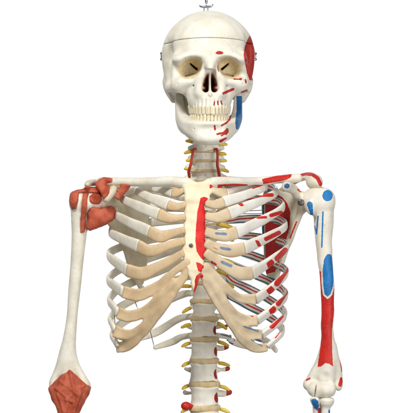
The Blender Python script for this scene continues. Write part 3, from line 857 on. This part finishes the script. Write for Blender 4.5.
# the fused lower cartilages: ribs 7 to 10 run together into one costal arch on each side
def costal_arch(s):
    strips = []
    W7 = {-1: [(12.4, 11, 9, 7.5), (11.8, 11, 10, 8), (11, 10.5, 10, 9), (10.5, 11, 11, 9)], 1: [(11, 8.8, 9.5, 10), (11, 10.5, 11, 9), (9.6, 11, 12, 11), (9, 11, 12, 12)]}[s]
    for n_, ws in zip((6, 7, 8, 9), W7):
        P, sl = spline([W(*END[s][n_])] + [W(*q) for q in CART[s][n_]], 2.5)
        strips.append((P, np.interp(sl / sl[-1], np.linspace(0, 1, len(ws)), ws) / 2))
    allP = np.vstack([p for p, _ in strips])
    lo = allP.min(0) - 12; hi = allP.max(0) + 12
    f = Field(lo, hi, .6)
    X, Z = np.broadcast_arrays(f.ax[0][:, None], f.ax[2][None, :])
    d = None; num = 0; den = 0
    for P, R in strips:
        e = np.full(X.shape, 99.0)
        for a in range(len(P) - 1):
            e = np.minimum(e, seg2(X, Z, P[a][[0, 2]], P[a + 1][[0, 2]], R[a], R[a + 1]))
        dr = (P[1] - P[0])[[0, 2]]; dr = dr / np.linalg.norm(dr)
        e = smax(e, -((X - P[0][0]) * dr[0] + (Z - P[0][2]) * dr[1]) - .3, .8)
        d = e if d is None else smin(d, e, 3.6)
        for q in P:
            w_ = 1 / ((X - q[0]) ** 2 + (Z - q[2]) ** 2 + 4) ** 2
            num = num + w_ * q[1]; den = den + w_
    y0 = num / den
    f.F = smax(np.broadcast_to(d[:, None, :], f.F.shape), np.abs(f.ax[1][None, :, None] - y0[:, None, :]) - 2.5, 2.4).astype(np.float32)
    f.lumpy(.4, .16, 50).lumpy(.16, .5, 51)
    V, Q = f.mesh(2); N = normals(V, Q)
    if s < 0: part('costal_arch', V, Q, M['cart'])
    else:
        rr = sum([CM[k].get('red', []) for k in (7, 8)], []); bb = sum([CM[k].get('blue', []) for k in (9, 10)], [])
        part('costal_arch', V, Q, M['cart_paint'], dict(red=marks(V, N, rr, face=.3), blue=marks(V, N, bb, face=.3)))
costal_arch(-1); costal_arch(1)
# wires that steady the ribs
for a, b in (((142.5, 285, -30), (145.5, 291, -30)), ((134.5, 300, -36), (137.5, 308.5, -36)), ((149.5, 328, 44), (154, 346, 44)), ((114, 303, -20), (116, 345, -18)), ((158, 211, 10), (186, 211.5, 10)), ((236, 211.5, 20), (266, 210, 24)), ((236, 214, 20), (264, 213.5, 24))):
    v, f, _ = tube([W(*a), W(*b)], [.38, .38], nseg=8, step=2); part('rib_wire', v, f, M['wire'])

# ================================================================== SCAPULAE, CLAVICLES, ARMS
def shoulder_blade(s):
    """prims for the shoulder blade; s=1 image right, -1 image left"""
    q = (lambda p: p) if s > 0 else (lambda p: 411.5 - p if p < 292 else 405.5 - p)
    dY = 0
    def P(a, b, Y): return W(q(a), b, Y)
    out = [(264, 187), (262.5, 205), (263, 235), (265, 262), (268.5, 284), (272, 289), (276, 281), (281, 266), (287, 248), (293, 230), (299, 216), (303, 210), (303.5, 196), (298, 191), (290, 193), (281, 191), (276, 186), (272.5, 183), (269, 186)]
    poly = [(P(a, b, 30)[0], P(a, b, 30)[2]) for a, b in out]
    x0 = P(262, 200, 30)[0]
    def yd(X, Z): return 60 - np.abs(X - x0) * 1.22 + 0.010 * (Z + 20) ** 2 * 0.12
    pr = [(plate(poly, yd, 1.6, 2), 0)]
    pr.append((chain([(P(302, 207, 8), 3.6), (P(298, 219, 12), 3.2), (P(291.5, 236, 20), 3.0), (P(285, 254, 30), 2.6), (P(277, 276, 40), 2.2), (P(271, 287, 48), 2.2)]), 3))       # lateral border
    pr.append((ell(P(303, 202, 6), (5, 9, 11)), 4))                                                             # socket rim
    if s > 0: pr.append((chain([(P(298, 196, 6), 5), (P(294, 190, -2), 5), (P(288, 186.6, -13), 5.4), (P(286.8, 186.4, -18), 5.0)]), 3))   # coracoid
    else:
        pr.append((chain([(W(106, 197, 6), 5), (W(113.5, 189.5, -8), 4.4), (W(106, 198.5, -20), 3.7)]), 2))
        pr.append((chain([(P(267, 199, 62), 2.2), (P(284, 190, 46), 3), (W(110, 184, 32), 3.4), (W(97, 182.6, 14), 3.6), (W(89, 183, 2), 3.4), (W(87.5, 184.5, -4), 3.0)], sc=(1, 1.6, .9)), 3))
        return pr, P
    pr.append((chain([(P(267, 199, 62), 2.2), (P(284, 189, 46), 3), (P(298, 179, 34), 3.6), (P(309, 176, 22), 4), (P(317, 179, 8), 3.6), (P(318.5, 184.5, -3), 3.2)], sc=(1, 1.5, 1)), 3))   # spine + acromion
    pr.append((chain([(P(301, 178, 12), 2.6), (P(311, 176.6, 8), 3), (P(317.5, 181, 2), 3)], sc=(1, 2, .9)), 3))
    pr.append((ell(P(313.2, 182.4, 2), (7.2, 9, 7.4), roll=.25), 5))
    return pr, P


def assemble(prims, lo, hi, h):
    f = Field(lo, hi, h)
    for p, k in prims: f.op(p, k)
    return f


pr, P = shoulder_blade(1)
sc = assemble(pr, (50, -34, -96), (125, 82, 44), 0.72).lumpy(.3, .25, 8)
V, Q = sc.mesh(2); N = normals(V, Q)
SCR = [('p', [(262, 190), (274, 193), (282, 197), (287, 203), (290.5, 212), (289.5, 228), (285, 244), (280, 258), (275, 272), (262, 275)]), ('l', [(299, 175.6), (305, 173.6), (312, 174.2), (317.4, 178), (320.6, 184.5)], 1.9), ('s', (296.5, 222), (290, 238), .8),
       ('e', (299.5, 190.5), 2.6, 1.2, .6)]
SCB = [('e', (287, 186), 2.9, 2.6), ('s', (263.2, 192), (263.4, 262), 1.0), ('p', [(262, 275), (276, 279), (271, 292), (262, 290)]), ('p', [(267, 192), (271, 182), (277, 184), (278, 190)])]
b = marks(V, N, SCB, face=.25)
r = np.maximum(marks(V, N, SCR, face=.35), .9 - b)
part('shoulder_blade', V, Q, M['scapula'], dict(red=r, blue=b), label='painted shoulder blade with red hollow and blue dot')
screw(W(301, 202.5, -4.5), 3.4)

prL, PL = shoulder_blade(-1)
scl = assemble(prL, (-128, -34, -96), (-44, 82, 44), 0.8).lumpy(.3, .25, 9)
V, Q = scl.mesh(2); part('shoulder_blade', V, Q, M['tan_bone'])

# clavicles
clL = [(W(186.5, 183, -44), 5.6), (W(172, 181.4, -38), 5.0), (W(154, 182, -28), 4.6), (W(134, 182, -16), 4.2), (W(114, 181.2, -6), 3.9), (W(101, 180.8, 0), 3.9)]
def clav(c, seed):
    pts = np.array([p for p, _ in c]); lo = pts.min(0) - 12; hi = pts.max(0) + 12
    f = Field(lo, hi, .7)
    f.op(chain(c, sc=(1, 1.1, 1)), 0)
    f.lumpy(.35, .2, seed)
    return f
V, Q = clav(clL, 21).mesh(2); part('collarbone', V, Q, M['bone'])
clR = [(W(213.5, 183, -44), 5.8), (W(224, 181.4, -38), 5.3), (W(240, 181.4, -28), 4.6), (W(258, 181, -15), 3.8), (W(278, 179.5, -4), 4.0), (W(298, 178, 2), 4.4)]
V, Q = clav(clR, 22).mesh(2); N = normals(V, Q)
CR = [('p', [(217.5, 184.5), (235, 183.6), (248, 184.2), (247, 187), (232, 189), (217.5, 188.5)]), ('p', [(262, 179), (275, 176), (292, 174), (291, 177.4), (286, 180), (272, 182.6), (263.5, 184.2)]), ('s', (217, 175.8), (232, 175.6), 1.0)]
part('collarbone', V, Q, M['painted'], dict(red=marks(V, N, CR, face=.95), blue=np.full(len(V), 20.)), label='collarbone with red painted patches')

# ---- image-left arm
huL = [(ell(W(92, 201, 4), (12.5, 13, 12.5)), 0), (ell(W(78, 200.5, -2), (8.6, 9.5, 10)), 6), (ell(W(88, 203, -9), (6, 5, 7)), 4),
       (cap(W(86, 204, -1), W(86, 224, 0), 5.4, 3.4), 4), (chain([(W(81.5, 208, 0), 10.5), (W(79.8, 220, 0), 8.8), (W(78.8, 236, 0), 7.2), (W(77.4, 255, 0), 6.7), (W(74.6, 285, 0), 5.9), (W(72.0, 316, 0), 5.5), (W(69.5, 340, 0), 6.4), (W(67.5, 356, 0), 8.2), (W(67, 372, 0), 8)]), 5),
       (chain([(W(67, 348, 0), 2.5), (W(59, 369, 0), 4.2), (W(54, 382, 0), 5)]), 6), (chain([(W(70, 348, 0), 2.5), (W(78, 370, 0), 4.2), (W(85, 384, 0), 5)]), 6), (cap(W(57, 388, -2), W(82, 388, -2), 7.5), 4)]
f = assemble(huL, (-166, -24, -200), (-98, 28, 26), 0.78)
f.op(cap(W(84.8, 194, -13), W(82.6, 232, -9), 1.6), 2, '-')
f.lumpy(.3, .16, 31)
V, Q = f.mesh(2); part('upper_arm_bone', V, Q, M['bone'])
# ligaments: layers that wrap the bones of the shoulder
allp = huL[:5] + prL
f = assemble(allp + [(chain(clL[3:]), 2)], (-144, -34, -34), (-70, 40, 40), 0.62)
big = f.F
xg, yg, zg = f.grid()
def lig(poly, Y, grow, ymax, k=3.0, seed=1, ymin=-60, extra=None):
    P2 = np.array([(W(a, b, Y)[0], W(a, b, Y)[2]) for a, b in poly])
    X, Z = np.broadcast_arrays(f.ax[0][:, None], f.ax[2][None, :])
    r = np.random.default_rng(seed)
    d2 = poly_sdf(X, Z, P2) + .22 * np.sin(X * .9 + r.uniform(0, 6)) * np.sin(Z * .8 + r.uniform(0, 6))
    g = Field.__new__(Field); g.h = f.h; g.ax = f.ax
    src = big
    if extra is not None:
        e = Field.__new__(Field); e.h = f.h; e.ax = f.ax; e.F = big.copy()
        for p, kk in extra: e.op(p, kk)
        src = e.F
    g.F = smax(smax(src - grow, d2[:, None, :].astype(np.float32) + 0 * yg, k), (yg - ymax).astype(np.float32) + 0 * xg, 1.0)
    g.F = np.ascontiguousarray(g.F, np.float32)
    g.lumpy(.22, .5, seed)
    V, Q = g.mesh(2)
    part('ligament', V, Q, M['lig'])
lig([(69, 193.5), (72, 190.8), (78, 190.5), (79.5, 195), (78, 203), (76.5, 209), (72, 209.5), (69, 205)], -6, 2.2, 12, seed=1)
lig([(71, 192.5), (78, 188.5), (88, 186.5), (97, 186.5), (101.5, 190), (100, 194.5), (94, 193), (86, 192.5), (78, 193.8)], 0, 2.4, 14, seed=2)
lig([(83, 192.5), (88.5, 193), (86.5, 210), (85.0, 226), (84.6, 233), (80, 233), (80.6, 220), (82, 205)], -9, 1.9, 4, seed=3, k=1.6)
lig([(89.5, 196), (94, 192.8), (100.5, 194), (102, 199.5), (99.5, 204), (93, 204.5), (89.5, 201)], -9, 3.0, 6, seed=4)
lig([(91.5, 208.5), (95, 206.8), (101, 209), (108, 206), (115, 203.5), (116.5, 211), (114, 219), (106, 225), (96, 229), (89.5, 231), (86.2, 228.5), (87, 223.5), (88.6, 219), (87.6, 213.5)], -5, 2.9, 12, seed=5,
    extra=[(ell(W(101, 216, -3), (15, 8.5, 9.5)), 6), (cap(W(90, 226, -3), W(102, 219, -4), 6.5), 4)])
lig([(95, 184), (99, 178.5), (104, 176.4), (112.5, 178.5), (113.5, 182.8), (107, 184.6), (111, 187.5), (109, 196), (104.5, 200.5), (100.5, 193.5), (95, 187)], -6, 1.8, 14, seed=6,
    extra=[(chain([(W(99, 183, -2), 4), (W(105, 195, -12), 3.4)], sc=(1, .8, 1)), 3)])
lig([(121, 183.5), (131.5, 184.5), (130, 190), (124, 195.5), (118.5, 200.5), (114.5, 197.5), (117.5, 191)], -10, 1.6, 14, seed=7,
    extra=[(chain([(W(126, 185, -10), 3.6), (W(117, 198, -12), 3.2)]), 3)])
# elbow capsule
f2 = Field((-172, -34, -250), (-108, 34, -150), 0.62)
EP = [(W(a, b, -6)[0], W(a, b, -6)[2]) for a, b in [(69, 365.5), (74, 373.5), (82, 380), (90.5, 387.5), (89, 394), (84, 403), (79, 413), (77, 424), (60, 424), (57.5, 411), (53, 401), (49, 392), (48.4, 387.5), (56, 379.6), (63.5, 372.5)]]
def thick(X, Z):
    q = (206.5 - Z)
    t = np.interp(q, [364, 376, 388, 402, 424], [5.5, 9.5, 13, 12.5, 10])
    mid = np.interp(q, [366, 424], [69, 68]) - 206.5
    return t - 0.010 * (X - mid) ** 2
f2.op(plate(EP, lambda X, Z: 0 * X - 1.0, thick, 4.5), 0)
for a, b, rr in (((60, 381, -11), (78, 394, -12), 1.2), ((84, 385, -10), (66, 400, -13), 1.4), ((56, 388, -10), (72, 402, -12), 1.1), ((70, 372, -10), (74, 392, -13), 1.3), ((80, 392, -11), (74, 412, -11), 1.5), ((58, 394, -10), (64, 412, -10), 1.3), ((64, 376, -10), (57, 389, -9), 1.1)):
    ab = []
    for q in (a, b):
        w_ = W(*q); tq = thick(np.array(w_[0]), np.array(w_[2])); ab.append(np.array([w_[0], -1.0 - float(tq) - .5, w_[2]]))
    f2.op(cap(ab[0], ab[1], rr * 1.25, rr * .8), 1.6)
f2.op(cap(W(70, 404, -14), W(68, 424, -11), 1.8, 1.6), 2, '-')
f2.lumpy(.35, .3, 44).lumpy(.2, .8, 45)
V, Q = f2.mesh(2); part('elbow_ligament', V, Q, M['lig'], label='orange ligament capsule around the elbow')
for a in ([(W(63, 418, 0), 6), (W(64, 460, 2), 5)], [(W(75, 418, 2), 6.5), (W(77, 460, 4), 5)]):
    g = Field(np.minimum(a[0][0], a[1][0]) - 12, np.maximum(a[0][0], a[1][0]) + 12, .8); g.op(chain(a), 0); g.lumpy(.3, .2, 3)
    V, Q = g.mesh(1); part('forearm_bone', V, Q, M['bone'])

# ---- image-right arm
huR = [(ell(W(313, 201, 4), (12.5, 13, 12.5)), 0), (ell(W(325.5, 199, -1), (10, 10.5, 11)), 7), (ell(W(318, 197, 0), (11, 11, 10)), 3), (ell(W(312, 207, -8), (5.5, 5.5, 8)), 4),
       (chain([(W(323.5, 208, 0), 11.2), (W(323.8, 222, 0), 9.6), (W(323.6, 238, 0), 8.4), (W(324.8, 258, 0), 7.2), (W(327, 280, 0), 6.8), (W(327.8, 305, 0), 6.4), (W(327.4, 330, 0), 6.2), (W(328, 348, 0), 7.4), (W(327.5, 362, 0), 9.4), (W(326, 376, 0), 9.6)]), 5),
       (chain([(W(325, 350, 1), 3.2), (W(314, 374, 2), 5), (W(308.5, 385, 3), 4.6)]), 5), (chain([(W(332, 346, 1), 4.2), (W(338, 371, 2), 4.4), (W(338.5, 384, 2), 4.2)]), 5),
       (cap(W(315, 389.5, -3), W(322, 389.5, -3), 7.8, 7.0), 4), (ell(W(325, 390, -5), (7, 8, 7)), 3), (ell(W(331, 389, -6), (5.2, 7, 7.4)), 2), (ell(W(307.8, 384, 1), (3.2, 4, 4)), 3), (ell(W(338.6, 386, 0), (3.4, 4, 5)), 3)]
f = assemble(huR, (84, -26, -200), (146, 30, 26), 0.72)
f.op(ell(W(324.5, 378, -12), (6, 4.5, 4.5)), 4, '-'); f.op(ell(W(333.5, 379.5, -11), (3.5, 3, 3)), 3, '-')
f.op(cap(W(318.5, 200, -17), W(320, 236, -10.5), 1.5), 2.5, '-')
f.op(chain([(W(322, 381, -10), .42), (W(319.5, 383.2, -10), .42), (W(313.5, 383.6, -9), .42)], sc=(1, 9, 1)), .5, '-'); f.op(chain([(W(316.4, 385, -11), .45), (W(315.6, 391, -11), .5), (W(314.4, 399, -10), .5)], sc=(1, 9, 1)), .5, '-')
f.lumpy(.3, .16, 32).lumpy(.15, .5, 33)
V, Q = f.mesh(2); N = normals(V, Q)
HB = [('e', (327.6, 195.6), 5.2, 5.7, .2), ('s', (309.8, 204.4), (312.0, 215), 2.9, 1.3), ('s', (318, 216.5), (316.6, 234), .85, .75), ('s', (323.0, 212), (321.8, 247), .75, .75), ('s', (314.8, 226), (316.6, 234), .6, .6),
      ('p', [(327.5, 253.8), (331.2, 254.6), (333.2, 262), (334, 275), (333, 286), (330.6, 294), (327.6, 297), (324.4, 294), (323.2, 284), (322.6, 270), (324, 259)])]
HR = [('p', [(317, 270), (321.8, 272), (323, 290), (327, 299), (332, 295), (334.2, 284), (337, 281), (337, 292), (334.0, 312), (332.0, 330), (332.2, 350), (333, 366.6), (328.6, 363.6), (325.2, 363.0), (321, 366.5), (317.5, 367), (320.6, 345), (320, 330), (318, 300)]),
      ('s', (335.6, 324), (337.6, 340), .6), ('s', (338.6, 342), (340, 352), .9), ('s', (340.2, 355), (342.6, 371), 1.3), ('s', (341.5, 379), (340, 385), 1.8), ('s', (306.8, 380), (309.6, 378.5), 1.0)]
b = marks(V, N, HB, face=.35)
r = np.maximum(marks(V, N, HR, face=.45), 1.7 - b)
part('upper_arm_bone', V, Q, M['painted'], dict(red=r, blue=b), label='upper arm bone with large red and blue painted areas')
g = assemble([(chain([(W(317, 405, 1), 4.6), (W(317.4, 420, 3), 4.8), (W(318, 460, 4), 5)]), 0), (ell(W(315.5, 401.5, -4), (4.6, 6, 5)), 3), (cap(W(312.2, 399.4, -7), W(317, 399.6, -10), 2.2, 1.8), 3), (cap(W(319, 390, 14), W(319, 405, 10), 5.5), 4)], (96, -24, -262), (126, 28, -176), .62).lumpy(.3, .2, 5)
V, Q = g.mesh(2); N = normals(V, Q)
part('forearm_bone', V, Q, M['painted'], dict(red=marks(V, N, [('s', (319, 409), (319.5, 440), 1.4)]), blue=marks(V, N, [('p', [(311, 399.5), (315, 398.2), (318, 401), (319, 406), (317.6, 411), (314.5, 408), (312.4, 404)])])))
g = assemble([(chain([(W(327, 400.6, -4), 7.4), (W(326.8, 403, -4), 7.0)], sc=(1.0, 1.05, .52)), 0), (chain([(W(326.2, 404, -4), 4.8), (W(325.6, 414, -4), 4.4), (W(328, 460, 0), 5.2)]), 4)], (110, -24, -262), (146, 20, -180), .72).lumpy(.25, .25, 6)
V, Q = g.mesh(2); N = normals(V, Q)
part('forearm_bone', V, Q, M['painted'], dict(red=np.full(len(V), 20.), blue=marks(V, N, [('s', (329.2, 410.5), (329.6, 440), .9)])))

# ================================================================== LIGHT, WORLD, CAMERA
w = bpy.data.worlds.new('World'); bpy.context.scene.world = w; w.use_nodes = True
nt = w.node_tree; bg = nt.nodes['Background']
tc = nt.nodes.new('ShaderNodeTexCoord'); sp = nt.nodes.new('ShaderNodeSeparateXYZ')
nt.links.new(tc.outputs['Generated'], sp.inputs[0])
fac = maprange(nt, sp.outputs[1], 0.45, 0.85, 0, 1)       # white studio wall behind, dim studio elsewhere
nt.links.new(ramp_mix(nt, fac, (0.20, 0.20, 0.20, 1), (1.0, 1.0, 1.0, 1)), bg.inputs['Color'])
bg.inputs['Strength'].default_value = 1.02


def lamp(name, loc, target, size, power, col=(1, 1, 1)):
    L = bpy.data.lights.new(name, 'AREA'); L.shape = 'RECTANGLE'; L.size, L.size_y = size; L.energy = power; L.color = col
    o = bpy.data.objects.new(name, L); C.objects.link(o); o.location = loc
    from mathutils import Vector
    o.rotation_euler = (Vector(target) - Vector(loc)).to_track_quat('-Z', 'Y').to_euler()
    return o
lamp('key_softbox', (-0.8, -1.7, 1.9), (0, 0, 0.05), (0.6, 0.6), 57, (1.0, 0.985, 0.96))
lamp('fill_softbox', (1.4, -2.1, 0.0), (0, 0, -0.05), (1.2, 1.5), 35, (1.0, 0.99, 0.98))

cam = bpy.data.cameras.new('camera'); co = bpy.data.objects.new('camera', cam); C.objects.link(co)
co.location = (0, -D * S, 0); co.rotation_euler = (math.pi / 2, 0, 0)
cam.sensor_width = 36; cam.lens = 36 * D / 413.0; cam.clip_end = 100
sc_ = bpy.context.scene
sc_.camera = co
sc_.view_settings.view_transform = 'Standard'; sc_.view_settings.look = 'None'
sc_.view_settings.exposure = 0; sc_.view_settings.gamma = 1
sc_.cycles.max_bounces = 6
